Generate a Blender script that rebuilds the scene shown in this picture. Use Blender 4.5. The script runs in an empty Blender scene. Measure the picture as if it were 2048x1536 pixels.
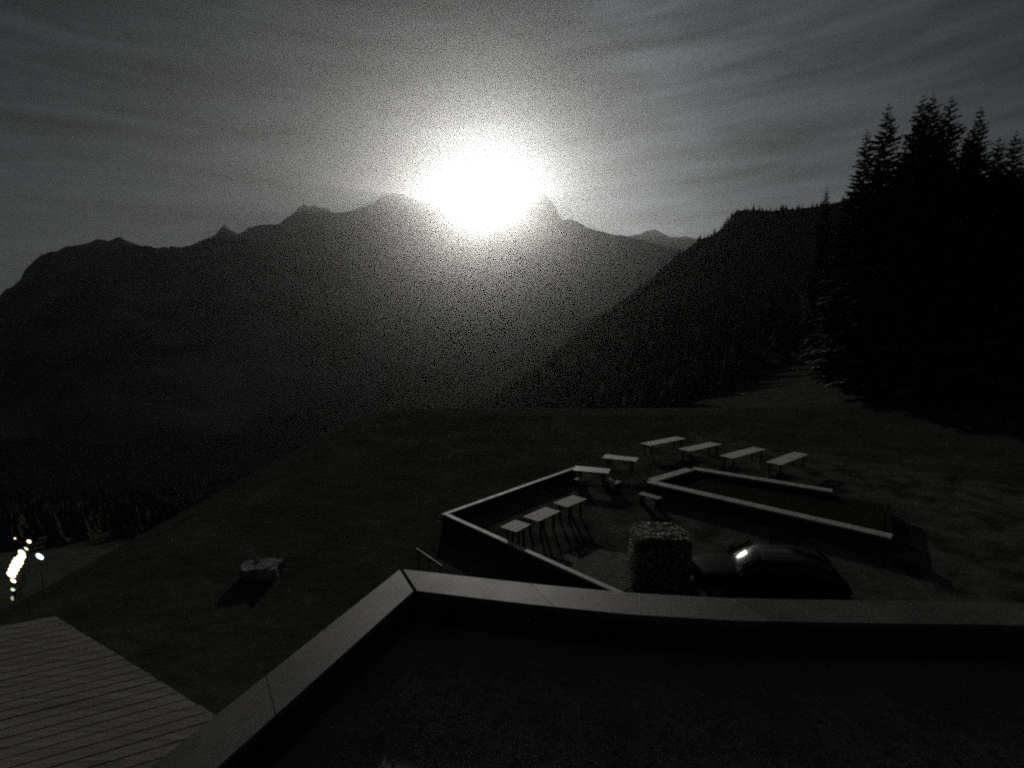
import bpy, bmesh, math, random
from mathutils import Vector, noise, Matrix

R = math.radians
random.seed(7)
SC = bpy.context.scene
COL = SC.collection

# ------------------------------------------------------------------ camera
PITCH = R(6.57)
F = 1024.0
cam_d = bpy.data.cameras.new("camera")
cam_d.sensor_width = 36.0
cam_d.lens = 18.0
cam_d.clip_start = 0.05
cam_d.clip_end = 40000
cam = bpy.data.objects.new("camera", cam_d)
COL.objects.link(cam)
cam.location = (0, 0, 0)
cam.rotation_euler = (R(90) - PITCH, 0, 0)
SC.camera = cam


def ray(px, py):
    a, b = (px - 1024) / F, (768 - py) / F
    return Vector((a, math.cos(PITCH) + b * math.sin(PITCH), -math.sin(PITCH) + b * math.cos(PITCH)))


def on_z(px, py, z):
    d = ray(px, py)
    return d * (z / d.z)


def at_r(px, py, r):
    d = ray(px, py)
    return d * (r / math.hypot(d.x, d.y))


MOON = ray(968, 408).normalized()
MOON_EL = math.asin(MOON.z)
MOON_AZ = math.atan2(MOON.x, MOON.y)

# ------------------------------------------------------------------ night sky
SC.view_settings.view_transform = 'Standard'
SC.view_settings.look = 'None'
SC.view_settings.exposure = 0
SC.view_settings.gamma = 1
SC.view_settings.use_curve_mapping = False
SC.render.engine = 'CYCLES'
SC.cycles.use_denoising = False
SC.cycles.volume_bounces = 1
SC.cycles.max_bounces = 5
SC.cycles.sample_clamp_indirect = 1.0
SC.render.dither_intensity = 2.0
SC.cycles.filter_width = 2.3

W = bpy.data.worlds.new("World")
SC.world = W
W.use_nodes = True
nt = W.node_tree
nt.nodes.clear()
N = nt.nodes.new
L = nt.links.new


def mnode(tree, op, a, b=None, c=None):
    n = tree.nodes.new('ShaderNodeMath')
    n.operation = op
    for i, v in enumerate((a, b, c)):
        if v is None:
            continue
        if isinstance(v, (int, float)):
            n.inputs[i].default_value = v
        else:
            tree.links.new(v, n.inputs[i])
    return n.outputs[0]


out = N('ShaderNodeOutputWorld')
bg = N('ShaderNodeBackground')
L(bg.outputs[0], out.inputs[0])
sky = N('ShaderNodeTexSky')
sky.sky_type = 'NISHITA'
sky.sun_disc = False
sky.sun_elevation = MOON_EL
sky.sun_rotation = MOON_AZ
sky.altitude = 1600
sky.dust_density = 2.0
hs = N('ShaderNodeHueSaturation')
hs.inputs['Saturation'].default_value = 0.08
L(sky.outputs[0], hs.inputs['Color'])
sc1 = N('ShaderNodeVectorMath')
sc1.operation = 'SCALE'
sc1.inputs['Scale'].default_value = 0.0042
L(hs.outputs[0], sc1.inputs[0])
tc = N('ShaderNodeTexCoord')
dp = N('ShaderNodeVectorMath')
dp.operation = 'DOT_PRODUCT'
L(tc.outputs['Generated'], dp.inputs[0])
dp.inputs[1].default_value = MOON
ang = mnode(nt, 'MULTIPLY', mnode(nt, 'ARCCOSINE', mnode(nt, 'MINIMUM', dp.outputs['Value'], 0.999999)), 57.2958)
c1 = mnode(nt, 'MULTIPLY', mnode(nt, 'EXPONENT', mnode(nt, 'DIVIDE', ang, -1.9)), 4.0)
c2 = mnode(nt, 'MULTIPLY', mnode(nt, 'EXPONENT', mnode(nt, 'DIVIDE', ang, -17.0)), 0.01)
# thin streaky cirrus that the moon shines through
sx = N('ShaderNodeSeparateXYZ')
L(tc.outputs['Generated'], sx.inputs[0])
az = mnode(nt, 'ARCTAN2', sx.outputs[0], sx.outputs[1])
el = mnode(nt, 'ARCSINE', sx.outputs[2])
cb = N('ShaderNodeCombineXYZ')
L(mnode(nt, 'MULTIPLY', az, 2.2), cb.inputs[0])
L(mnode(nt, 'ADD', mnode(nt, 'MULTIPLY', el, 17.0), mnode(nt, 'MULTIPLY', az, -0.7)), cb.inputs[1])
nz = N('ShaderNodeTexNoise')
nz.inputs['Scale'].default_value = 1.6
nz.inputs['Detail'].default_value = 6
nz.inputs['Roughness'].default_value = 0.55
nz.inputs['Distortion'].default_value = 0.3
L(cb.outputs[0], nz.inputs['Vector'])
mr = N('ShaderNodeMapRange')
L(nz.outputs[0], mr.inputs[0])
mr.inputs[1].default_value = 0.3
mr.inputs[2].default_value = 0.72
mr.inputs[3].default_value = 0.45
mr.inputs[4].default_value = 1.6
# the disc of the moon itself, half a degree across
disc = mnode(nt, 'MULTIPLY', mnode(nt, 'LESS_THAN', ang, 0.26), 40.0)
cor = mnode(nt, 'ADD', mnode(nt, 'ADD', mnode(nt, 'ADD', c1, c2), 0.010), disc)
cc = N('ShaderNodeVectorMath')
cc.operation = 'SCALE'
cc.inputs[0].default_value = (0.90, 1.0, 1.07)
L(cor, cc.inputs['Scale'])
ad = N('ShaderNodeVectorMath')
ad.operation = 'ADD'
L(sc1.outputs[0], ad.inputs[0])
L(cc.outputs[0], ad.inputs[1])
tn = N('ShaderNodeVectorMath')
tn.operation = 'MULTIPLY'
L(ad.outputs[0], tn.inputs[0])
tn.inputs[1].default_value = (0.93, 1.0, 1.08)
am = N('ShaderNodeVectorMath')
am.operation = 'SCALE'
L(tn.outputs[0], am.inputs[0])
# a thicker bank of cirrus right of the moon
bk = N('ShaderNodeValToRGB')
bk.color_ramp.interpolation = 'EASE'
for pos, v in ((0.0, 0.7), (0.44, 0.7), (0.52, 0.95), (0.585, 2.2), (0.66, 1.6), (0.75, 1.0)):
    e = bk.color_ramp.elements[0] if pos == 0.0 else (bk.color_ramp.elements[1] if pos == 0.44 else bk.color_ramp.elements.new(pos))
    e.position = pos
    e.color = (v, v, v, 1)
L(mnode(nt, 'ADD', mnode(nt, 'DIVIDE', az, math.pi), 0.5), bk.inputs[0])
L(mnode(nt, 'MULTIPLY', mr.outputs[0], bk.outputs[0]), am.inputs['Scale'])
L(am.outputs[0], bg.inputs['Color'])
bg.inputs['Strength'].default_value = 1.0

# ------------------------------------------------------------------ moonlight
sd = bpy.data.lights.new("moonlight", 'SUN')
sd.energy = 1.3
sd.angle = R(0.5)
sd.color = (1.0, 0.96, 0.88)
so = bpy.data.objects.new("moonlight", sd)
COL.objects.link(so)
so.rotation_euler = MOON.to_track_quat('Z', 'Y').to_euler()


# ------------------------------------------------------------------ helpers
def tag(o, label=None, cat=None, group=None, kind=None):
    if label:
        o['label'] = label
    if cat:
        o['category'] = cat
    if group:
        o['group'] = group
    if kind:
        o['kind'] = kind
    return o


def empty(name, loc=(0, 0, 0), rz=0.0):
    o = bpy.data.objects.new(name, None)
    o.empty_display_size = 0.2
    COL.objects.link(o)
    o.location = loc
    o.rotation_euler = (0, 0, rz)
    return o


def link(name, me, m=None, parent=None):
    if m is not None and not me.materials:
        me.materials.append(m)
    o = bpy.data.objects.new(name, me)
    COL.objects.link(o)
    if parent is not None:
        o.parent = parent
    return o


def obj(name, bm, m, parent=None, smooth=False):
    me = bpy.data.meshes.new(name)
    bmesh.ops.recalc_face_normals(bm, faces=bm.faces)
    if smooth:
        for f in bm.faces:
            f.smooth = True
    bm.to_mesh(me)
    bm.free()
    return link(name, me, m, parent)


def box(bm, c, s, rz=0.0, bev=0.0, mat=None):
    r = bmesh.ops.create_cube(bm, size=1.0)
    vs = r['verts']
    M = Matrix.Translation(Vector(c)) @ Matrix.Rotation(rz, 4, 'Z')
    if mat is not None:
        M = M @ mat
    M = M @ Matrix.Diagonal((s[0], s[1], s[2], 1))
    bmesh.ops.transform(bm, matrix=M, verts=vs)
    if bev > 0:
        es = list({e for v in vs for e in v.link_edges})
        bmesh.ops.bevel(bm, geom=es, offset=bev, segments=2, affect='EDGES', profile=0.6)
    return bm


def tube(bm, a, b, r1, r2=None, seg=10):
    a, b = Vector(a), Vector(b)
    r2 = r1 if r2 is None else r2
    d = b - a
    q = d.to_track_quat('Z', 'Y').to_matrix().to_4x4()
    M = Matrix.Translation((a + b) / 2) @ q
    bmesh.ops.create_cone(bm, cap_ends=True, segments=seg, radius1=r1, radius2=r2, depth=d.length, matrix=M)
    return bm


def prism(bm, pts, z0, z1):
    lo = [bm.verts.new((p[0], p[1], z0)) for p in pts]
    hi = [bm.verts.new((p[0], p[1], z1)) for p in pts]
    n = len(pts)
    bm.faces.new(lo)
    bm.faces.new(hi)
    for i in range(n):
        bm.faces.new((lo[i], lo[(i + 1) % n], hi[(i + 1) % n], hi[i]))
    return bm


def mat(name, c1, c2, scale=4.0, rough=0.8, spec=0.3, metal=0.0, bump=0.3, bdist=0.02, detail=6, stretch=(1, 1, 1), lo=0.35, hi=0.65, coat=0.0):
    m = bpy.data.materials.new(name)
    m.use_nodes = True
    t = m.node_tree
    b = t.nodes['Principled BSDF']
    tcn = t.nodes.new('ShaderNodeTexCoord')
    mp = t.nodes.new('ShaderNodeMapping')
    mp.inputs['Scale'].default_value = stretch
    t.links.new(tcn.outputs['Object'], mp.inputs[0])
    n = t.nodes.new('ShaderNodeTexNoise')
    n.inputs['Scale'].default_value = scale
    n.inputs['Detail'].default_value = detail
    n.inputs['Roughness'].default_value = 0.62
    t.links.new(mp.outputs[0], n.inputs['Vector'])
    r = t.nodes.new('ShaderNodeValToRGB')
    r.color_ramp.elements[0].position = lo
    r.color_ramp.elements[1].position = hi
    r.color_ramp.elements[0].color = (*c1, 1)
    r.color_ramp.elements[1].color = (*c2, 1)
    t.links.new(n.outputs[0], r.inputs[0])
    t.links.new(r.outputs[0], b.inputs['Base Color'])
    rv = t.nodes.new('ShaderNodeMapRange')
    rv.inputs[1].default_value = 0.3
    rv.inputs[2].default_value = 0.7
    rv.inputs[3].default_value = max(0.02, rough - 0.06)
    rv.inputs[4].default_value = min(1.0, rough + 0.06)
    t.links.new(n.outputs[0], rv.inputs[0])
    t.links.new(rv.outputs[0], b.inputs['Roughness'])
    b.inputs['Specular IOR Level'].default_value = spec
    b.inputs['Metallic'].default_value = metal
    b.inputs['Coat Weight'].default_value = coat
    if bump > 0:
        n2 = t.nodes.new('ShaderNodeTexNoise')
        n2.inputs['Scale'].default_value = scale * 5
        n2.inputs['Detail'].default_value = 5
        t.links.new(mp.outputs[0], n2.inputs['Vector'])
        bp = t.nodes.new('ShaderNodeBump')
        bp.inputs['Strength'].default_value = bump
        bp.inputs['Distance'].default_value = bdist
        t.links.new(n2.outputs[0], bp.inputs['Height'])
        t.links.new(bp.outputs[0], b.inputs['Normal'])
    return m


def emit(name, c, s):
    m = bpy.data.materials.new(name)
    m.use_nodes = True
    t = m.node_tree
    b = t.nodes['Principled BSDF']
    b.inputs['Base Color'].default_value = (0.8, 0.8, 0.8, 1)
    b.inputs['Emission Color'].default_value = (*c, 1)
    b.inputs['Emission Strength'].default_value = s
    return m


M = dict(
    grass=mat('meadow_grass', (0.034, 0.037, 0.031), (0.056, 0.06, 0.05), 0.35, 0.95, 0.0, bump=0.6, bdist=0.1),
    gravel=mat('yard_gravel', (0.024, 0.024, 0.022), (0.095, 0.094, 0.086), 0.9, 0.95, 0.0, bump=0.6, bdist=0.03),
    pale_gravel=mat('pale_gravel', (0.05, 0.053, 0.045), (0.14, 0.14, 0.12), 3.0, 0.95, 0.05, bump=0.7, bdist=0.04),
    coping=mat('zinc_coping', (0.04, 0.039, 0.036), (0.10, 0.097, 0.089), 1.3, 0.57, 0.40, bump=0.25, bdist=0.004),
    coping_pale=mat('zinc_coping_paler', (0.055, 0.054, 0.05), (0.11, 0.107, 0.098), 1.3, 0.56, 0.5, bump=0.25, bdist=0.004),  # slightly paler, more reflective zinc for one front sheet
    joint=mat('joint_mastic', (0.012, 0.012, 0.012), (0.02, 0.02, 0.02), 20, 0.95, 0.0, bump=0),
    membrane=mat('roof_membrane', (0.13, 0.121, 0.108), (0.20, 0.187, 0.167), 2.5, 0.95, 0.0, bump=0.5),
    pebble=mat('roof_pebble', (0.11, 0.103, 0.092), (0.23, 0.215, 0.192), 9, 0.9, 0.05, bump=0.2),
    render=mat('wall_render', (0.16, 0.155, 0.145), (0.24, 0.23, 0.22), 1.2, 0.9, 0.1, bump=0.4, bdist=0.01),
    shadestone=mat('shaded_wall_stone', (0.035, 0.034, 0.032), (0.07, 0.068, 0.063), 2.5, 0.9, 0.05, bump=0.6, bdist=0.02),  # stone darkened so wall faces turned from the moon read as shade
    plank=mat('weathered_plank', (0.17, 0.164, 0.143), (0.32, 0.307, 0.268), 2.2, 0.9, 0.05, bump=0.5, bdist=0.01, stretch=(0.3, 6, 3)),
    concrete=mat('rim_concrete', (0.34, 0.33, 0.31), (0.46, 0.45, 0.42), 3, 0.65, 0.3, bump=0.3, bdist=0.01),
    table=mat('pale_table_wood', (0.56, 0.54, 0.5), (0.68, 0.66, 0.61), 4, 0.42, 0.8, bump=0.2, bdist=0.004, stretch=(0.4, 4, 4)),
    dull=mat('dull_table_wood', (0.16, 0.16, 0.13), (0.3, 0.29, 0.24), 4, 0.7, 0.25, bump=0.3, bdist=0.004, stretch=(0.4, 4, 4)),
    darkmetal=mat('dark_metal', (0.03, 0.03, 0.032), (0.05, 0.05, 0.052), 6, 0.6, 0.3, bump=0.1),
    soil=mat('bed_soil', (0.018, 0.017, 0.015), (0.036, 0.034, 0.03), 3, 0.95, 0.0, bump=0.8, bdist=0.05),
    hedge=mat('hedge_leaf', (0.26, 0.27, 0.21), (0.5, 0.49, 0.40), 3.5, 0.7, 0.25, bump=0),
    bark=mat('bark', (0.03, 0.024, 0.018), (0.07, 0.055, 0.042), 8, 0.95, 0.0, bump=0.8, bdist=0.02, stretch=(3, 3, 0.5)),
    needle=mat('spruce_needle', (0.03, 0.04, 0.026), (0.07, 0.082, 0.055), 0.8, 0.8, 0.1, bump=0),
    wood=mat('far_spruce_needle', (0.03, 0.04, 0.028), (0.07, 0.08, 0.058), 0.2, 0.9, 0.0, bump=0),
    rock=mat('boulder_rock', (0.10, 0.10, 0.095), (0.22, 0.215, 0.2), 2.5, 0.9, 0.1, bump=0.8, bdist=0.05),
    mount=mat('mountain_rock', (0.05, 0.054, 0.046), (0.19, 0.19, 0.18), 0.004, 0.95, 0.0, bump=0.5, bdist=8.0, lo=0.42, hi=0.66),
    hill=mat('hill_grass', (0.03, 0.033, 0.028), (0.06, 0.063, 0.054), 0.02, 0.95, 0.0, bump=0.6, bdist=1.0),
    paint=mat('car_paint', (0.008, 0.009, 0.010), (0.013, 0.014, 0.015), 3, 0.7, 0.02, bump=0),
    carroof=mat('car_roof_gloss', (0.010, 0.010, 0.011), (0.014, 0.014, 0.015), 3, 0.3, 0.25, bump=0),
    glass=mat('car_glass', (0.01, 0.011, 0.012), (0.014, 0.015, 0.016), 3, 0.15, 0.4, bump=0),
    rubber=mat('tyre_rubber', (0.015, 0.015, 0.015), (0.025, 0.025, 0.025), 12, 0.9, 0.1, bump=0.2, bdist=0.003),
    rim=mat('wheel_rim', (0.3, 0.3, 0.31), (0.4, 0.4, 0.41), 9, 0.4, 0.5, metal=0.8, bump=0),
    lens=mat('lamp_lens', (0.45, 0.45, 0.45), (0.55, 0.55, 0.55), 9, 0.2, 0.5, bump=0),
    tail=mat('tail_lens', (0.04, 0.004, 0.004), (0.06, 0.005, 0.005), 9, 0.5, 0.2, bump=0),
    warm=emit('warm_lamp_glow', (1.0, 0.80, 0.50), 3.2),
    warmdim=emit('dim_warm_lamp_glow', (1.0, 0.78, 0.50), 0.55),
    green=emit('greenish_lamp_glow', (0.82, 1.0, 0.70), 1.3),
    blue=emit('blue_white_lamp_glow', (0.62, 0.72, 1.0), 3.0),
)


# ------------------------------------------------------------------ ground
def sstep(a, b, x):
    t = min(1, max(0, (x - a) / (b - a)))
    return t * t * (3 - 2 * t)


def soft(x, k=6.0):
    return 0.0 if x <= -k else ((x + k) ** 2 / (4 * k) if x < k else x)


def gz(x, y):
    dl = soft(-14 - x, 4)
    dl = 0.55 * dl - 0.5 * soft(dl - 44, 14)
    df = soft(y - 52) * (1 - sstep(15, 70, x))
    dr = soft(x - 33)
    z = -8.15 - dl - 0.25 * df + 0.30 * dr
    r = math.hypot(x, y)
    nf = sstep(44, 110, r)
    z += nf * (1.2 * noise.noise((x * 0.03, y * 0.03, 1)) + 0.25 * noise.noise((x * 0.2, y * 0.2, 3)))
    lo = -150 + 15 * noise.noise((x * 0.003, y * 0.003, 5))
    if z < lo + 40:   # level out into the valley floor
        k = lo + 40 - z
        z = lo + 40 * math.exp(-k / 40)
    hi = 70 + 20 * noise.noise((x * 0.004, y * 0.004, 8))
    if z > hi - 30:
        k = z - hi + 30
        z = hi - 30 * math.exp(-k / 30)
    return z


def on_ground(px, py, r0=12, r1=800):
    d = ray(px, py)
    h = math.hypot(d.x, d.y)
    r = r0
    while r < r1:
        p = d * (r / h)
        if p.z <= gz(p.x, p.y):
            return Vector((p.x, p.y, gz(p.x, p.y)))
        r += 0.25
    return d * (r1 / h)


def make_ground():
    me = bpy.data.meshes.new('ground')
    NA, rs = 288, [2.0]
    while rs[-1] < 9000:
        rs.append(rs[-1] * 1.052 + 0.15)
    vs, fs = [(0, 0, gz(0, 0))], []
    for r in rs:
        for a in range(NA):
            t = 2 * math.pi * a / NA
            x, y = r * math.sin(t), r * math.cos(t)
            vs.append((x, y, gz(x, y)))
    for a in range(NA):
        fs.append((0, 1 + (a + 1) % NA, 1 + a))
    for i in range(len(rs) - 1):
        b0, b1 = 1 + i * NA, 1 + (i + 1) * NA
        for a in range(NA):
            c = (a + 1) % NA
            fs.append((b0 + a, b0 + c, b1 + c, b1 + a))
    me.from_pydata(vs, [], fs)
    me.update()
    for p in me.polygons:
        p.use_smooth = True
    return tag(link('ground', me, M['grass']), kind='structure')


make_ground()


# ------------------------------------------------------------------ mountains
def fbm(v, o=5):
    return noise.fractal(v, 0.9, 2.1, o)


def mountain(name, pts, dist, front, back, zb, rough, seed, m, nseg=420, lat=1.0, crest=1.0):
    """crest line through the given bearings at its real distance, with slopes falling to both sides"""
    xs = [p[0] for p in pts]
    line = []
    for i in range(nseg + 1):
        x = xs[0] + (xs[-1] - xs[0]) * i / nseg
        j = max(k for k in range(len(xs)) if xs[k] <= x) if x > xs[0] else 0
        j = min(j, len(xs) - 2)
        f = (x - xs[j]) / (xs[j + 1] - xs[j])
        y = pts[j][1] * (1 - f) + pts[j + 1][1] * f
        D = dist(x) if callable(dist) else dist
        line.append(at_r(x, y, D))
    vs, fs = [], []
    tv = [-1.0, -.9, -.8, -.7, -.6, -.52, -.44, -.37, -.3, -.24, -.19, -.14, -.1, -.07, -.045, -.025, -.01, 0, .01, .03, .06, .1, .2, .35, .6, 1.0]
    for i, c in enumerate(line):
        d = Vector((c.x, c.y, 0)).normalized()
        for t in tv:
            u = abs(t)
            w = (front if t < 0 else back) * u
            p = Vector((c.x, c.y, 0)) + d * (w if t > 0 else -w)
            z = zb + (c.z - zb) * (1 - u) ** (1.25 if t < 0 else 1.1)
            q = Vector((p.x, p.y, 0)) * (1.0 / rough) + Vector((seed, seed * 2, 0))
            amp = min(1, u * 9)
            k = (fbm(q) * 0.9 + 0.5 * (1 - abs(noise.noise(q * 0.7)) * 2)) * rough * 0.22 * lat
            z += k * amp * (1 - u * 0.7)
            q2 = Vector((p.x, p.y, 0)) * (7.0 / rough) + Vector((seed, 0, 4))
            z += fbm(q2, 4) * rough * 0.012 * crest
            vs.append((p.x, p.y, z))
    n = len(tv)
    for i in range(nseg):
        for k in range(n - 1):
            a = i * n + k
            fs.append((a, a + n, a + n + 1, a + 1))
    me = bpy.data.meshes.new(name)
    me.from_pydata(vs, [], fs)
    me.update()
    for p in me.polygons:
        p.use_smooth = True
    return tag(link(name, me, m), kind='structure'), vs, n


ridge_px = [(200, 560), (300, 520), (400, 492), (428, 474), (440, 458), (449, 448), (460, 460), (478, 468), (498, 456), (520, 450),
            (560, 447), (588, 436), (607, 422), (624, 430), (652, 428), (700, 422), (740, 409), (765, 402), (783, 392), (800, 398),
            (832, 404), (875, 413), (905, 432), (935, 447), (968, 453), (1008, 448), (1042, 434), (1068, 419), (1086, 410), (1104, 413),
            (1116, 428), (1126, 441), (1140, 437), (1158, 446), (1178, 457), (1220, 471), (1255, 477), (1285, 468), (1308, 460),
            (1326, 468), (1346, 475), (1372, 473), (1400, 479), (1440, 500), (1520, 540), (1640, 590)]
massif_px = [(-900, 690), (-400, 680), (-150, 655), (0, 610), (28, 588), (60, 558), (95, 523), (130, 507), (165, 496), (195, 484),
             (216, 486), (238, 478), (256, 490), (276, 497), (310, 501), (350, 497), (385, 489), (412, 478), (430, 473), (448, 480),
             (500, 505), (560, 530), (640, 560), (760, 600), (900, 640)]
hill_px = [(760, 940), (1000, 800), (1180, 650), (1290, 570), (1350, 515), (1395, 482), (1425, 470), (1446, 456), (1458, 440), (1470, 424), (1490, 418),
           (1520, 421), (1560, 421), (1600, 418), (1640, 412), (1680, 404), (1730, 390), (1800, 372), (1950, 358), (2100, 350),
           (2400, 350), (2900, 420)]
mountain('mountain_ridge', ridge_px, 5200, 3000, 2200, -190, 620, 3.1, M['mount'], 520, lat=1.5, crest=0.9)
mountain('mountain_massif', massif_px, 1900, 1250, 1500, -190, 300, 9.7, M['mount'], 460, lat=1.5, crest=1.0)
hill_o, hill_v, hill_n = mountain('wooded_hill', hill_px, 380, 235, 420, -60, 60, 5.3, M['hill'], 360, lat=0.7, crest=1.5)

# ------------------------------------------------------------------ haze (moonlit valley air)
hz = bmesh.new()
box(hz, (0, 1500, 580), (18600, 15600, 1560))
hzo = obj('haze', hz, None)
hm = bpy.data.materials.new('haze_air')
hm.use_nodes = True
ht = hm.node_tree
ht.nodes.clear()
ho = ht.nodes.new('ShaderNodeOutputMaterial')
pv = ht.nodes.new('ShaderNodeVolumePrincipled')
pv.inputs['Color'].default_value = (0.96, 0.97, 0.98, 1)
pv.inputs['Density'].default_value = 0.00005
pv.inputs['Anisotropy'].default_value = 0.865
ht.links.new(pv.outputs[0], ho.inputs['Volume'])
hzo.data.materials.append(hm)
tag(hzo, 'thin pale moonlit haze filling the valley air', 'haze', kind='stuff')

# ------------------------------------------------------------------ own flat roof with parapet coping
ZC = -2.6


def offs(poly, d):
    """offset an open polyline to its right-hand side"""
    res = []
    for i, p in enumerate(poly):
        a = poly[max(i - 1, 0)]
        b = poly[min(i + 1, len(poly) - 1)]
        t1 = (p - a).normalized() if i else (b - p).normalized()
        t2 = (b - p).normalized() if i < len(poly) - 1 else t1
        n1, n2 = Vector((t1.y, -t1.x)), Vector((t2.y, -t2.x))
        n = (n1 + n2).normalized()
        res.append(p + n * (d / max(0.3, n.dot(n1))))
    return res


v2 = lambda p: Vector((p.x, p.y))
arm_px = [(800, 1137), (1060, 1166), (1250, 1184), (1450, 1195), (1700, 1199)]
front = [v2(on_z(x, y, ZC)) for x, y in arm_px]
front += [Vector((5.5, front[-1].y - 0.06)), Vector((9.5, front[-1].y - 0.25)), Vector((14.5, front[-1].y - 0.6))]
corner = front[0]
left_dir = (v2(on_z(500, 1374, ZC)) - corner).normalized()
left = [corner + left_dir * k for k in (11.0, 7.0, 3.9, 2.2)] + [corner]
outer = left + front[1:]
inner = offs(outer, 0.38)
house = empty('flat_roof_house', (0, 0, 0))
tag(house, 'dark flat roof in the foreground edged by a broad pale metal coping', 'house')
wl_o, wl_i = offs(outer, 0.04), offs(outer, 0.33)
back = [Vector((14.5, -6.0)), Vector((outer[0].x, -6.0))]
bm = bmesh.new()
for i in range(len(outer) - 1):
    prism(bm, [wl_o[i], wl_o[i + 1], wl_i[i + 1], wl_i[i]], -10.3, ZC - 0.03)
obj('wall', bm, M['shadestone'], house)  # shade on the parapet's inner side is put into this wall colour
bm = bmesh.new()
prism(bm, offs(outer, 0.2) + back, -3.2, -2.98)
obj('roof_deck', bm, M['membrane'], house)


def resample(poly, a, b):
    """part of a polyline between arc lengths a and b"""
    acc, res = 0.0, []
    for i in range(len(poly) - 1):
        l = (poly[i + 1] - poly[i]).length
        for s in (a, b):
            if acc <= s < acc + l:
                res.append((s, poly[i].lerp(poly[i + 1], (s - acc) / l)))
        if a < acc < b:
            res.append((acc, poly[i].copy()))
        acc += l
    res.sort(key=lambda t: t[0])
    return [p for _, p in res]


def coping_piece(po, pi, m):
    bm = bmesh.new()
    n = len(po)
    fall = 0.012
    sec = []
    for o_, i_ in zip(po, pi):
        w = (i_ - o_).normalized()
        e = w * 0.012
        sec.append([bm.verts.new((*(o_), ZC - 0.07)), bm.verts.new((*(o_), ZC - 0.012)), bm.verts.new((*(o_ + e), ZC)),
                    bm.verts.new((*(i_ - e), ZC - fall)), bm.verts.new((*(i_), ZC - fall - 0.012)), bm.verts.new((*(i_), ZC - 0.07))])
    for a, b in zip(sec[:-1], sec[1:]):
        for k in range(6):
            bm.faces.new((a[k], a[(k + 1) % 6], b[(k + 1) % 6], b[k]))
    bm.faces.new(sec[0])
    bm.faces.new(sec[-1])
    return obj('coping_sheet', bm, M[m], house)


# coping in lengths with open joints; a wide dark joint sits at the corner
fo, fi = [corner] + front[1:], offs(outer, 0.38)[len(left) - 1:]
lo_, li_ = left, offs(outer, 0.38)[:len(left)]


def lengths(po, pi, cuts, gap, pale=()):
    tot_o = sum((po[i + 1] - po[i]).length for i in range(len(po) - 1))
    tot_i = sum((pi[i + 1] - pi[i]).length for i in range(len(pi) - 1))
    for a, b in zip(cuts[:-1], cuts[1:]):
        n = 7
        A, B = [], []
        for k in range(n):
            s = a + gap / 2 + (b - a - gap) * k / (n - 1)
            A += resample(po, min(max(s * 1, 0), tot_o - 1e-4), 1e9)[:1]
            B += resample(pi, min(max(s * tot_i / tot_o, 0), tot_i - 1e-4), 1e9)[:1]
        coping_piece(A, B, 'coping_pale' if a in pale else 'coping')
    return tot_o


tf = sum((fo[i + 1] - fo[i]).length for i in range(len(fo) - 1))
tl = sum((lo_[i + 1] - lo_[i]).length for i in range(len(lo_) - 1))
lengths(fo, fi, [0.03, 1.42, 3.4, 5.4, 7.4, 9.4, 11.4, 13.4, tf - 0.05], 0.007, (1.42,))
lengths(lo_, li_, [0.05, 1.7, 3.7, 5.7, 7.7, 9.2, tl - 0.012], 0.007)
bm = bmesh.new()
prism(bm, [corner + Vector((0.0, -0.02)), corner + Vector((0.03, -0.02)), fi[0] + Vector((0.02, 0.02)), fi[0] + Vector((-0.02, 0.02))], ZC - 0.06, ZC - 0.03)
obj('corner_joint', bm, M['joint'], house)
# loose roof ballast
vs, fs = [], []
for k in range(9000):
    y = random.uniform(0.9, 4.4)
    x = random.uniform(-2.2, 5.2)
    if x - corner.x < 0.5 + (y - corner.y) * 0.30 or y > 4.15 - 0.1 * min(x, 3):
        continue
    q = random.uniform(0.007, 0.017)
    rot = Matrix.Rotation(random.uniform(0, 6), 3, Vector((random.random(), random.random(), 1)).normalized())
    i0 = len(vs)
    for c in ((1, 0, 0), (-1, 0, 0), (0, 1, 0), (0, -1, 0), (0, 0, 1), (0, 0, -1)):
        w = rot @ (Vector(c) * q * random.uniform(.75, 1.15))
        vs.append((x + w.x, y + w.y, -2.976 + w.z * .6 + q * .4))
    for t in ((0, 2, 4), (2, 1, 4), (1, 3, 4), (3, 0, 4), (2, 0, 5), (1, 2, 5), (3, 1, 5), (0, 3, 5)):
        fs.append(tuple(i0 + j for j in t))
me = bpy.data.meshes.new('ballast')
me.from_pydata(vs, [], fs)
tag(link('ballast', me, M['pebble'], house), kind='stuff')

# ------------------------------------------------------------------ lower annex with plank roof
ZA = -6.0
E1, E2 = v2(on_z(110, 1232, ZA)), v2(on_z(430, 1430, ZA))
edge = (E2 - E1).normalized()
bd = Vector((0.90, 0.436)).normalized()
bn = Vector((-bd.y, bd.x))
annex = empty('plank_roof_annex', (0, 0, 0))
tag(annex, 'low annex roofed with rows of weathered planks below the house', 'annex')


def hit_edge(c):
    # where the line n.p = c crosses the cut edge
    k = (c - E1.dot(bn)) / edge.dot(bn)
    return E1 + edge * k


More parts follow.
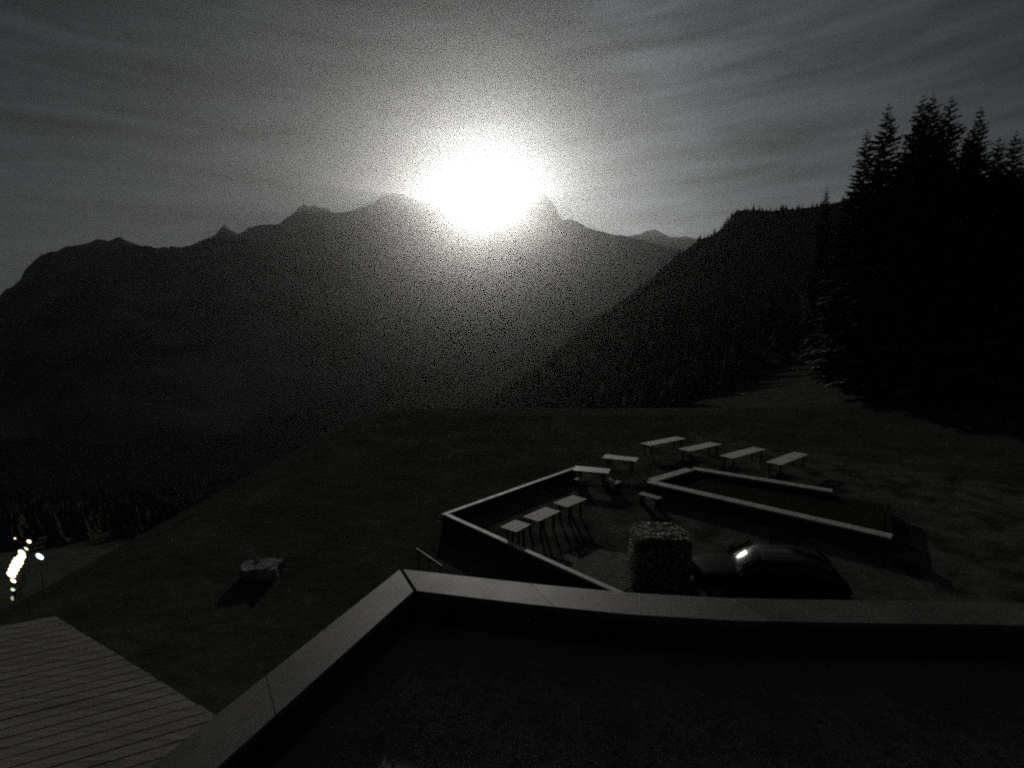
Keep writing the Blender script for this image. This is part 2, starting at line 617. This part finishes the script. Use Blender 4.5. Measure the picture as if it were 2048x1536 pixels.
ctop, cbot = E1.dot(bn), E1.dot(bn) - 6.6
pw = 0.235
k, c = 0, ctop
while c - pw > cbot:
    c1_, c0_ = c, c - pw + 0.03
    a1, a0 = hit_edge(c1_), hit_edge(c0_)
    jit = random.uniform(-0.012, 0.012)
    a1, a0 = a1 + bd * jit, a0 + bd * jit
    far = 7.5
    bm = bmesh.new()
    zz = ZA + random.uniform(-0.003, 0.003)
    prism(bm, [a0, a1, a1 - bd * far, a0 - bd * (far - (a1 - a0).dot(bd))], zz - 0.03, zz)
    obj('plank', bm, M['plank'], annex)
    c -= pw
bm = bmesh.new()
w0, w1 = E1 - edge * 0.0, hit_edge(cbot + 0.2)
q0 = w0 - bd * 7.2 - bn * 0.1
q1 = w1 - bd * 5.0
ins = (-bd) * 0.25
prism(bm, [w0 + ins - bn * 0.15, w1 + ins, q1, q0], -14.0, ZA - 0.05)
obj('wall', bm, M['render'], annex)

# ------------------------------------------------------------------ walled yard
ZY = -8.0
ZR = -7.55
O = v2(on_z(890, 1027, ZR))
e1 = (v2(on_z(1150, 935, ZR)) - O).normalized()
e2 = (v2(on_z(1130, 1135, ZR)) - O).normalized()
len1 = (v2(on_z(1150, 935, ZR)) - O).length
bm = bmesh.new()
prism(bm, [O + e1 * 0.05 + e2 * 0.05, O + e1 * 24 + e2 * 0.05, O + e1 * 24 + e2 * 19.0, O + e1 * 0.05 + e2 * 17.0], -10.4, ZY)
tag(obj('yard', bm, M['gravel']), kind='structure')


def wall_thing(label, a, b, w, cap, group=None, seglen=2.2):
    d = (b - a).normalized()
    n = Vector((-d.y, d.x))
    t = empty('garden_wall', (*a, ZY))
    tag(t, label, 'wall', group)
    rz = math.atan2(d.y, d.x)
    t.rotation_euler = (0, 0, rz)
    Ln = (b - a).length
    bm = bmesh.new()
    box(bm, (Ln / 2, 0, (ZR - 0.07 - ZY - 2.4) / 2), (Ln - 0.02, w, ZR - 0.07 - ZY + 2.4))
    obj('wall_body', bm, M['shadestone'], t)
    k = max(1, round(Ln / seglen))
    for i in range(k):
        bm = bmesh.new()
        box(bm, (Ln * (i + 0.5) / k, 0, ZR - 0.035 - ZY), (Ln / k - 0.01, cap, 0.066), bev=0.006)
        obj('cap_stone', bm, M['concrete'], t)
    return t


wall_thing('long thin pale topped wall running from the yard corner toward the tables', O + e1 * 0.10, O + e1 * len1, 0.14, 0.19)
wall_thing('thin pale topped wall running from the yard corner toward the near coping', O - e2 * 0.1, O + e2 * 9.5, 0.14, 0.19)

bm = bmesh.new()
cpt = v2(on_z(1195, 1135, ZY))
ring = []
for k in range(40):
    t = 2 * math.pi * k / 40
    rr = 1.0 + 0.28 * noise.noise((math.cos(t) * 1.6, math.sin(t) * 1.6, 2))
    ring.append(cpt + e1 * (math.cos(t) * 1.5 * rr) + e2 * (math.sin(t) * 1.35 * rr))
prism(bm, ring, ZY - 0.02, ZY + 0.012)
tag(obj('gravel_patch', bm, M['pale_gravel']), kind='structure')


def table(a, b, wid, label, m, group, zt=-7.28):
    A, B = on_z(*a, zt), on_z(*b, zt)
    c = (A + B) / 2
    d = B - A
    rz = math.atan2(d.y, d.x)
    t = empty('table', (c.x, c.y, ZY), rz)
    tag(t, label, 'table', group)
    Ln, h = d.length, zt - ZY
    nb = 4
    for i in range(nb):
        bm = bmesh.new()
        box(bm, (0, -wid / 2 + wid * (i + 0.5) / nb, h - 0.02), (Ln, wid / nb - 0.012, 0.04), bev=0.005)
        obj('board', bm, m, t)
    for s in (-1, 1):
        for q in (-1, 1):
            bm = bmesh.new()
            box(bm, (s * (Ln / 2 - 0.3), q * (wid / 2 - 0.12), (h - 0.045) / 2), (0.07, 0.07, h - 0.045))
            obj('leg', bm, M['darkmetal'], t)
        bm = bmesh.new()
        box(bm, (s * (Ln / 2 - 0.3), 0, h - 0.085), (0.055, wid - 0.32, 0.07))
        obj('cross_rail', bm, M['darkmetal'], t)
    return t


G1 = 'pale tables in the back row of the yard'
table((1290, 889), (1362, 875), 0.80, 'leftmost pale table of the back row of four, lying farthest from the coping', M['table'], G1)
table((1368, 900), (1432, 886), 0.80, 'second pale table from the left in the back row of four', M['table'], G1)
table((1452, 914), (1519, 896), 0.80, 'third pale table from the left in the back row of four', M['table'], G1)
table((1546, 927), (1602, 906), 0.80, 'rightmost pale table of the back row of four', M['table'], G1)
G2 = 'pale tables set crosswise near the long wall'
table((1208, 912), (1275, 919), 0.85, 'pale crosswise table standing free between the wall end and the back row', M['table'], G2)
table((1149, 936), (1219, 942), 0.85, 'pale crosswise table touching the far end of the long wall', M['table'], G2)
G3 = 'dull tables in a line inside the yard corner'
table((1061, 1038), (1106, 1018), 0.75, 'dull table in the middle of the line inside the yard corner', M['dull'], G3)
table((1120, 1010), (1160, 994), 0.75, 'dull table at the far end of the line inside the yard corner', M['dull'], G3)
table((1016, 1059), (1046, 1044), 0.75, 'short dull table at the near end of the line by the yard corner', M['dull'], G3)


def stool(px, py, w, l, label, rz):
    p = on_z(px, py, -7.55)
    t = empty('stool', (p.x, p.y, ZY), rz)
    tag(t, label, 'stool', 'low stools between the tables and the planting bed')
    bm = bmesh.new()
    box(bm, (0, 0, 0.43), (l, w, 0.04), bev=0.006)
    obj('seat', bm, M['dull'], t)
    for s in (-1, 1):
        bm = bmesh.new()
        box(bm, (s * (l / 2 - 0.1), 0, 0.205), (0.05, w - 0.08, 0.41))
        obj('leg', bm, M['darkmetal'], t)


az2 = math.atan2(e2.y, e2.x)
stool(1225, 962, 0.5, 0.75, 'small low stool just in front of the crosswise table by the wall', az2)
stool(1162, 959, 0.4, 0.6, 'faint low stool close to the far end of the long wall', az2)
stool(1300, 991, 0.4, 1.0, 'long low stool in front of the corner of the planting bed', az2)

# ------------------------------------------------------------------ raised planting bed with pale rim
ZB = -7.45
b0, b1 = v2(on_z(1297, 962, ZB)), v2(on_z(1386, 936, ZB))
b2 = v2(on_z(1665, 981, ZB))
b3 = v2(on_z(1625, 1036, ZB))
dn = (b3 - b0).normalized()
b3 = b0 + dn * ((v2(on_z(1790, 1062, ZB)) - b0).dot(dn))
bed = empty('planting_bed', (*b0, ZY))
tag(bed, 'long planting bed of dark soil framed by a pale stone rim', 'planting bed')


def rim_run(a, b, w, k, name='rim_stone'):
    d = (b - a).normalized()
    rz = math.atan2(d.y, d.x)
    Ln = (b - a).length
    for i in range(k):
        p = a + d * (Ln * (i + 0.5) / k) - b0
        bm = bmesh.new()
        box(bm, (p.x, p.y, ZB - ZY - 0.04), (Ln / k - 0.012, w, 0.08), rz, bev=0.008)
        obj(name, bm, M['concrete'], bed)
    bm = bmesh.new()
    p = (a + b) / 2 - b0
    box(bm, (p.x, p.y, (ZB - ZY - 0.09) / 2), (Ln, w - 0.1, ZB - ZY - 0.09), rz)
    obj('bed_wall', bm, M['shadestone'], bed)


dd = (b2 - b1).normalized()
rim_run(b0 + dn * 0.0, b3, 0.5, 8)
rim_run(b1 + dd * 0.0, b2, 0.5, 6)
s01 = (b1 - b0).normalized()
rim_run(b0 + s01 * 0.27, b1 - s01 * 0.27, 0.5, 2)
ea, eb = b3 - dn * 0.1, b2 + dd * ((b3 - b2).dot(dd) - 0.1)
bm = bmesh.new()
ec = (ea + eb) / 2 - b0
box(bm, (ec.x, ec.y, 0.2), ((eb - ea).length - 0.5, 0.16, 0.4), math.atan2((eb - ea).y, (eb - ea).x))
obj('end_board', bm, M['soil'], bed)
bm = bmesh.new()
prism(bm, [p - b0 for p in (b0 + dn * .2, b1 + dd * .2, eb - dn * .15, ea - dn * .15)], 0.03, 0.32)
obj('soil', bm, M['soil'], bed)

# ------------------------------------------------------------------ clipped shrub block
ZH = -6.35
hA, hB = on_z(1262, 1074, ZH), on_z(1380, 1052, ZH)
hc = (on_z(1262, 1060, ZH) + on_z(1380, 1060, ZH)) / 2
hedge = empty('clipped_shrub', (hc.x, hc.y, ZY), R(-4))
tag(hedge, 'broad block shaped shrub with a pale flat leafy top in the yard', 'shrub')
HW, HD, HH = (on_z(1380, 1060, ZH) - on_z(1262, 1060, ZH)).length, 1.3, ZH - ZY
bm = bmesh.new()
for k in range(13000):
    # leaves through the outer shell of the block
    x, y, z = (random.uniform(-.5, .5) for _ in range(3))
    ax = random.choice((0, 1, 2, 2, 2))
    s = random.choice((-.5, .5)) * (1 - abs(random.gauss(0, 0.07)))
    if ax == 0:
        x = s
    elif ax == 1:
        y = s
    else:
        z = abs(s)
    rr = 1 - 0.12 * (abs(x * 2) ** 4 * abs(y * 2) ** 4) - 0.10 * max(0, z) * (abs(x * 2) ** 3)
    p = Vector((x * HW * rr, y * HD * rr, (z + .5) * HH * (1 - 0.10 * abs(x * 2) ** 4) + 0.04 * noise.noise((x * 6, y * 6, z * 6))))
    tl = .45 if ax == 2 else 1.2
    rot = Matrix.Rotation(random.uniform(0, 6.28), 3, 'Z') @ Matrix.Rotation(random.uniform(-tl, tl), 3, 'X')
    l = random.uniform(0.035, 0.06)
    vs = [bm.verts.new(p + rot @ Vector(q)) for q in ((-l, 0, 0), (0, -l * .55, l * .15), (l, 0, 0), (0, l * .55, l * .15))]
    bm.faces.new(vs)
me = bpy.data.meshes.new('foliage')
bm.to_mesh(me)
bm.free()
tag(link('foliage', me, M['hedge'], hedge), kind='stuff')
bm = bmesh.new()
box(bm, (0, 0, HH * 0.47), (HW * 0.86, HD * 0.8, HH * 0.86), bev=0.12)
obj('twig_core', bm, M['bark'], hedge)
bm = bmesh.new()
tube(bm, (0, 0, -0.02), (0, 0.02, 0.4), 0.07, 0.05, 8)
obj('stem', bm, M['bark'], hedge)


# ------------------------------------------------------------------ parked car
def loft(bm, secs):
    rows = [[bm.verts.new(p) for p in s] for s in secs]
    n = len(rows[0])
    for a, b in zip(rows[:-1], rows[1:]):
        for k in range(n):
            bm.faces.new((a[k], a[(k + 1) % n], b[(k + 1) % n], b[k]))
    bm.faces.new(rows[0])
    bm.faces.new(rows[-1])


def sec(x, hw, z0, z1, top_in=0.06, crown=0.03):
    h = z1 - z0
    half = [(hw * 0.86, z0), (hw * 0.97, z0 + h * .16), (hw, z0 + h * .48), (hw * 0.985, z0 + h * .74), (hw - top_in, z0 + h * .93), (hw * 0.55, z1 + crown * .7), (0, z1 + crown)]
    pts = [(x, y, z) for y, z in half] + [(x, -y, z) for y, z in reversed(half[:-1])]
    return pts


def make_car(loc, rz):
    t = empty('parked_car', loc, rz)
    tag(t, 'dark parked car in the yard with moonlight glinting on its roof edge', 'car')
    bm = bmesh.new()
    loft(bm, [sec(*s) for s in ((-2.12, .70, .42, .72, .1), (-2.05, .80, .30, .88, .1), (-1.7, .87, .25, .95, .08), (-.9, .90, .22, .95, .05),
                                (.3, .90, .22, .94, .05), (.85, .90, .22, .93, .06), (1.5, .87, .24, .84, .1), (1.95, .79, .30, .72, .12), (2.12, .66, .40, .62, .1))])
    body = obj('body', bm, M['paint'], t, smooth=True)
    md = body.modifiers.new('sub', 'SUBSURF')
    md.levels = md.render_levels = 2
    # greenhouse: glass band below, painted roof shell above
    def gsec(x, hw, z0, z1):
        half = [(hw, z0), (hw * .94, z0 + (z1 - z0) * .5), (hw * .87, z1 - .07), (hw * .55, z1), (0, z1 + .045)]
        return [(x, y, z) for y, z in half] + [(x, -y, z) for y, z in reversed(half[:-1])]
    bm = bmesh.new()
    loft(bm, [gsec(*s) for s in ((-1.95, .70, .9, .98), (-1.5, .74, .9, 1.30), (-1.0, .77, .9, 1.395), (-.3, .78, .9, 1.41), (.22, .76, .9, 1.38), (.46, .74, .9, 1.23), (.70, .70, .9, 1.03), (.84, .66, .86, .92))])
    gh = obj('window_glass', bm, M['glass'], t, smooth=True)
    bm = bmesh.new()
    rows = []
    for x, hw, z in ((-1.6, .60, 1.305), (-1.25, .655, 1.375), (-.8, .69, 1.42), (-.35, .70, 1.44), (.0, .685, 1.43), (.22, .655, 1.39)):
        rows.append([bm.verts.new((x, hw * q, z - .085 * abs(q) ** 2.6 + .012)) for q in (-1, -.85, -.6, -.3, 0, .3, .6, .85, 1)])
    low = [[bm.verts.new((v.co.x, v.co.y, v.co.z - .07)) for v in r] for r in rows]
    for A, B, fl in ((rows[:-1], rows[1:], 0), (low[:-1], low[1:], 1)):
        for a, b in zip(A, B):
            for k in range(8):
                bm.faces.new((a[k], a[k + 1], b[k + 1], b[k]))
    n = 9
    for k in range(8):
        bm.faces.new((rows[0][k], rows[0][k + 1], low[0][k + 1], low[0][k]))
        bm.faces.new((rows[-1][k], rows[-1][k + 1], low[-1][k + 1], low[-1][k]))
    for i in range(len(rows) - 1):
        for k in (0, 8):
            bm.faces.new((rows[i][k], rows[i + 1][k], low[i + 1][k], low[i][k]))
    ro = obj('roof', bm, M['carroof'], t, smooth=True)
    md = ro.modifiers.new('sub', 'SUBSURF')
    md.levels = md.render_levels = 2
    for s in (-1, 1):
        for x0, x1, z0, z1 in ((.24, .86, 1.39, .92), (-1.55, -2.0, 1.33, .93), (-.35, -.35, 1.42, .93)):
            bm = bmesh.new()
            tube(bm, (x0, s * .655, z0), (x1, s * .755, z1), .035, .04, 8)
            obj('pillar', bm, M['paint'], t)
        for x in (-1.32, 1.32):
            bm = bmesh.new()
            tube(bm, (x, s * .70, .31), (x, s * .905, .31), .31, .31, 28)
            w = obj('wheel', bm, M['rubber'], t)
            bm = bmesh.new()
            tube(bm, (x, s * .90, .31), (x, s * .915, .31), .20, .19, 20)
            obj('rim', bm, M['rim'], w)
        bm = bmesh.new()
        box(bm, (2.0, s * .55, .60), (.12, .34, .12), s * R(-18), bev=.03)
        obj('headlight', bm, M['lens'], t)
        bm = bmesh.new()
        box(bm, (-2.06, s * .58, .76), (.08, .28, .14), s * R(12), bev=.02)
        obj('tail_light', bm, M['tail'], t)
        bm = bmesh.new()
        box(bm, (.72, s * .96, 1.0), (.12, .18, .12), 0, bev=.03)
        obj('mirror', bm, M['paint'], t)
    return t


cdir = Vector((-0.97, 0.24)).normalized()
cp = v2(on_z(1490, 1107, ZY + 1.25)) - cdir * 0.5
make_car((cp.x, cp.y, ZY), math.atan2(cdir.y, cdir.x))

# ------------------------------------------------------------------ boulder, rail
bp = on_ground(527, 1150)
bm = bmesh.new()
bmesh.ops.create_icosphere(bm, subdivisions=4, radius=1.0)
for v in bm.verts:
    n = v.co.normalized()
    k = 1 + 0.22 * noise.noise(n * 1.7 + Vector((4, 1, 2))) + 0.08 * noise.noise(n * 5) + 0.02 * noise.noise(n * 14)
    v.co = Vector((math.copysign(abs(n.x) ** .5, n.x) * 0.58 * k, math.copysign(abs(n.y) ** .6, n.y) * 0.5 * k, min(n.z, 0.4) * 0.75 * k + 0.02))
b = obj('boulder', bm, M['rock'])
b.location = (bp.x, bp.y, bp.z + 0.02)
tag(b, 'pale flat topped boulder lying on the dark slope left of the coping corner', 'boulder')

ra, rb = on_z(833, 1098, -7.35), on_z(884, 1133, -7.35)
rail = empty('handrail', (0, 0, 0))
tag(rail, 'thin metal handrail on the slope just beyond the coping corner', 'handrail')
bm = bmesh.new()
tube(bm, ra, rb, 0.028, 0.028, 10)
obj('top_rail', bm, M['coping'], rail)
for k in (0.08, 0.5, 0.92):
    p = ra.lerp(rb, k)
    bm = bmesh.new()
    tube(bm, (p.x, p.y, gz(p.x, p.y) - 0.1), (p.x, p.y, -7.37), 0.022, 0.022, 8)
    obj('post', bm, M['darkmetal'], rail)


# ------------------------------------------------------------------ street lamps down the slope
def street_lamp(px, py, r_globe, m, label, flat=1.0, base=None):
    g = on_ground(px, py)
    h = math.hypot(g.x, g.y)
    d = ray(px, py)
    hh = 4.6
    r = h
    while r > 70:   # the head sits hh above the slope
        p = d * (r / math.hypot(d.x, d.y))
        if p.z - gz(p.x, p.y) >= hh:
            break
        r -= 0.2
    t = empty('street_lamp', (p.x, p.y, gz(p.x, p.y)))
    tag(t, label, 'street lamp', 'street lamps along the lane on the left slope')
    H = p.z - gz(p.x, p.y)
    bm = bmesh.new()
    tube(bm, (0, 0, -0.2), (0, 0, H - r_globe * 0.8), 0.05, 0.03, 10)
    obj('pole', bm, M['darkmetal'], t)
    bm = bmesh.new()
    bmesh.ops.create_uvsphere(bm, u_segments=16, v_segments=10, radius=r_globe)
    bmesh.ops.transform(bm, matrix=Matrix.Translation((0, 0, H)) @ Matrix.Rotation(-math.atan2(p.x, p.y), 4, 'Z') @ Matrix.Rotation(R(-32), 4, 'Y') @ Matrix.Diagonal((.62, .62, flat, 1)), verts=bm.verts)
    obj('globe', bm, m, t, smooth=True)
    bm = bmesh.new()
    tube(bm, (0, 0, H - r_globe * 0.9), (0, 0, H - r_globe * 0.55), 0.06, 0.10, 12)
    obj('collar', bm, M['darkmetal'], t)
    return t


lane = [(43.5, 1105.5, .40), (44.5, 1111, .40), (41, 1116, .40), (37, 1122, .38), (33.5, 1128, .38), (29.5, 1135, .38), (26, 1142, .36), (22.5, 1149, .34)]
words = ['warm street lamp at the top of the bright lane row', 'second warm street lamp from the top of the bright lane row',
         'third warm street lamp from the top of the bright lane row', 'fourth warm street lamp from the top of the bright lane row',
         'fifth warm street lamp from the top of the bright lane row', 'third warm street lamp from the bottom of the bright lane row',
         'second warm street lamp from the bottom of the bright lane row', 'warm street lamp at the bottom of the bright lane row']
for (x, y, r_), w in zip(lane, words):
    street_lamp(x, y, r_, M['warm'], w, 1.35)
street_lamp(58, 1083, .34, M['warm'], 'single warm street lamp standing above the bright lane row')
street_lamp(30, 1077, .16, M['warm'], 'tiny warm street lamp highest up on the left, farthest from the lane')
street_lamp(52.5, 1097.5, .22, M['green'], 'small greenish street lamp just above the bright lane row', 1.5)
street_lamp(79.5, 1113, .30, M['blue'], 'blue white street lamp right of the bright lane row', 1.4)
street_lamp(26.5, 1161.5, .20, M['warm'], 'small warm street lamp just below the bright lane row', 1.4)
street_lamp(26, 1179, .20, M['green'], 'faint greenish street lamp below the small warm one')
street_lamp(27, 1197, .26, M['warmdim'], 'faint orange street lamp lowest of all on the left slope')


# ------------------------------------------------------------------ spruces
def spruce_mesh(H, Rb, seed, levels, per, sprays):
    rnd = random.Random(seed)
    bm = bmesh.new()
    z0 = H * 0.07
    for i in range(levels):
        f = i / (levels - 1)
        z = z0 + (H - z0) * (f ** 0.9) * 0.985
        rad = Rb * (1 - f) ** 0.72 * rnd.uniform(.82, 1.12) + 0.12
        n = max(4, int(per * (1 - 0.45 * f)))
        off = rnd.uniform(0, 6.28)
        for k in range(n):
            a = off + 6.283 * k / n + rnd.uniform(-.25, .25)
            r = rad * rnd.uniform(.62, 1.15)
            droop = rnd.uniform(.10, .30) * (1 - f * 0.9) - 0.28 * f
            d = Vector((math.cos(a), math.sin(a), 0))
            s = Vector((-d.y, d.x, 0))
            zz = z + rnd.uniform(-.25, .25) * H / levels
            for q in range(sprays):
                u0 = (q + 0.25) / sprays
                u1 = min(1.0, u0 + 1.5 / sprays)
                w = r * 0.30 * (1 - u0 * .75) * rnd.uniform(.7, 1.2) + 0.05
                P0 = d * (r * u0) + Vector((0, 0, zz - droop * r * u0 ** 1.6))
                P1 = d * (r * u1) + Vector((0, 0, zz - droop * r * u1 ** 1.6 - r * .02))
                for sg in (-1, 1):
                    tip = P0.lerp(P1, .75) + s * (sg * w) + Vector((0, 0, -w * rnd.uniform(.15, .55)))
                    bm.faces.new((bm.verts.new(P0), bm.verts.new(tip), bm.verts.new(P1)))
                hang = P0.lerp(P1, .5) + Vector((0, 0, -w * rnd.uniform(.5, 1.0)))
                bm.faces.new((bm.verts.new(P0), bm.verts.new(P1), bm.verts.new(hang)))
    me = bpy.data.meshes.new('crown')
    bm.to_mesh(me)
    bm.free()
    me.materials.append(M['needle'])
    bt = bmesh.new()
    tube(bt, (0, 0, -0.6), (0, 0, H * 0.96), H * 0.013, 0.02, 10)
    mt = bpy.data.meshes.new('trunk')
    bt.to_mesh(mt)
    bt.free()
    mt.materials.append(M['bark'])
    return me, mt


protos = [spruce_mesh(24, 3.7, s, 58, 12, 4) for s in (1, 2, 3, 4)]


def spruce(px, py, r, label, k, wide=1.0, base=None):
    top = at_r(px, py, r)
    g = gz(top.x, top.y)
    H = top.z - g
    t = empty('spruce_tree', (top.x, top.y, g), random.uniform(0, 6))
    tag(t, label, 'tree', 'spruces on the right hand slope')
    s = H / 24
    t.scale = (s * wide, s * wide, s)
    me, mt = protos[k % 4]
    c = link('crown', me, None, t)
    link('trunk', mt, None, t)
    return t


spruce(1735, 253, 66, 'leftmost tall spruce, standing apart at the edge of the group', 0, 1.0)
spruce(1778, 202, 64, 'tall pointed spruce second from the left of the group', 1, 1.0)
spruce(1848, 184, 62, 'left one of the two tallest broad spruces in the group', 2, 1.1)
spruce(1868, 181, 66, 'tallest spruce in the group, its tip highest against the sky', 3, 1.1)
spruce(1904, 186, 61, 'tall spruce just right of the tallest tip', 1, 1.0)
spruce(1963, 206, 60, 'slender pointed spruce right of the tallest cluster', 0, 0.95)
spruce(2034, 256, 58, 'lower spruce cut by the right edge of the view', 2, 1.0)
spruce(1815, 268, 70, 'lower spruce filling the gap left of the tallest cluster', 3, 1.1)
spruce(1936, 262, 67, 'lower spruce filling the gap left of the slender one', 0, 1.1)
spruce(2000, 268, 66, 'lower spruce filling the gap right of the slender one', 1, 1.1)
spruce(1716, 335, 72, 'short spruce at the left foot of the group', 2, 0.9)
spruce(1757, 318, 71, 'short spruce between the two leftmost tall ones', 3, 1.0)
spruce(1654, 370, 120, 'small lone spruce on the ridge line left of the group', 1, 0.7)
spruce(2090, 215, 60, 'tall spruce just beyond the right edge of the view', 3, 1.0)
spruce(1838, 232, 69, 'lower spruce half hidden behind the left side of the tallest cluster', 1, 1.2)
spruce(1884, 222, 70, 'lower spruce half hidden behind the middle of the tallest cluster', 0, 1.2)
spruce(1948, 244, 71, 'lower spruce half hidden just left of the slender one', 3, 1.2)
spruce(1692, 392, 78, 'low young spruce at the outer left end of the group', 0, 1.1)

# ------------------------------------------------------------------ far wood on the hill, read as one mass
bm = bmesh.new()
rnd = random.Random(11)


def wee(bm, p, h, w):
    for lv in range(5):
        f = lv / 5
        z0 = p.z - h * .08 + h * (f * .92)
        rr = w * (1 - f) ** .9
        n = 6
        tip = bm.verts.new((p.x + rnd.uniform(-.1, .1) * w, p.y, z0 + h * .34))
        off = rnd.uniform(0, 6)
        rg = [bm.verts.new((p.x + rr * math.cos(off + 6.283 * k / n) * rnd.uniform(.65, 1.2), p.y + rr * math.sin(off + 6.283 * k / n) * rnd.uniform(.65, 1.2), z0 + rnd.uniform(-.06, .04) * h)) for k in range(n)]
        for k in range(n):
            bm.faces.new((rg[k], rg[(k + 1) % n], tip))


cnt = 0
while cnt < 1500:
    i = rnd.randrange(len(hill_v) - hill_n)
    col_ = i % hill_n
    if col_ > 19 or col_ < 4:
        continue
    a = Vector(hill_v[i])
    b_ = Vector(hill_v[i + hill_n])
    p = a.lerp(b_, rnd.random())
    row = i // hill_n
    if noise.noise((p.x * .02, p.y * .02, 2)) < -0.12 and col_ < 14:
        continue
    near_crest = col_ >= 13
    h = rnd.uniform(2.0, 4.5) if near_crest else rnd.uniform(5, 11)
    wee(bm, p, h, h * rnd.uniform(.22, .32))
    cnt += 1
cnt = 0
while cnt < 3400:
    lf = cnt >= 1500
    px = rnd.uniform(-700, 1150) if lf else rnd.uniform(1100, 2300)
    r = rnd.uniform(135, 460) if lf else rnd.uniform(105, 330)
    q = at_r(px, 700, r)
    p = Vector((q.x, q.y, gz(q.x, q.y)))
    if noise.noise((p.x * .018, p.y * .018, 6)) < -0.22 or (1590 < px < 1830 and r < 190):
        continue
    if not lf and p.z < -70 and rnd.random() < .5:
        continue
    h = rnd.uniform(4, 9)
    wee(bm, p, h, h * rnd.uniform(.24, .34))
    cnt += 1
me = bpy.data.meshes.new('far_spruce_wood')
bm.to_mesh(me)
bm.free()
tag(link('far_spruce_wood', me, M['wood']), 'dark far spruce wood covering the hill right of the ridge', 'wood', kind='stuff')
bpy.context.view_layer.update()
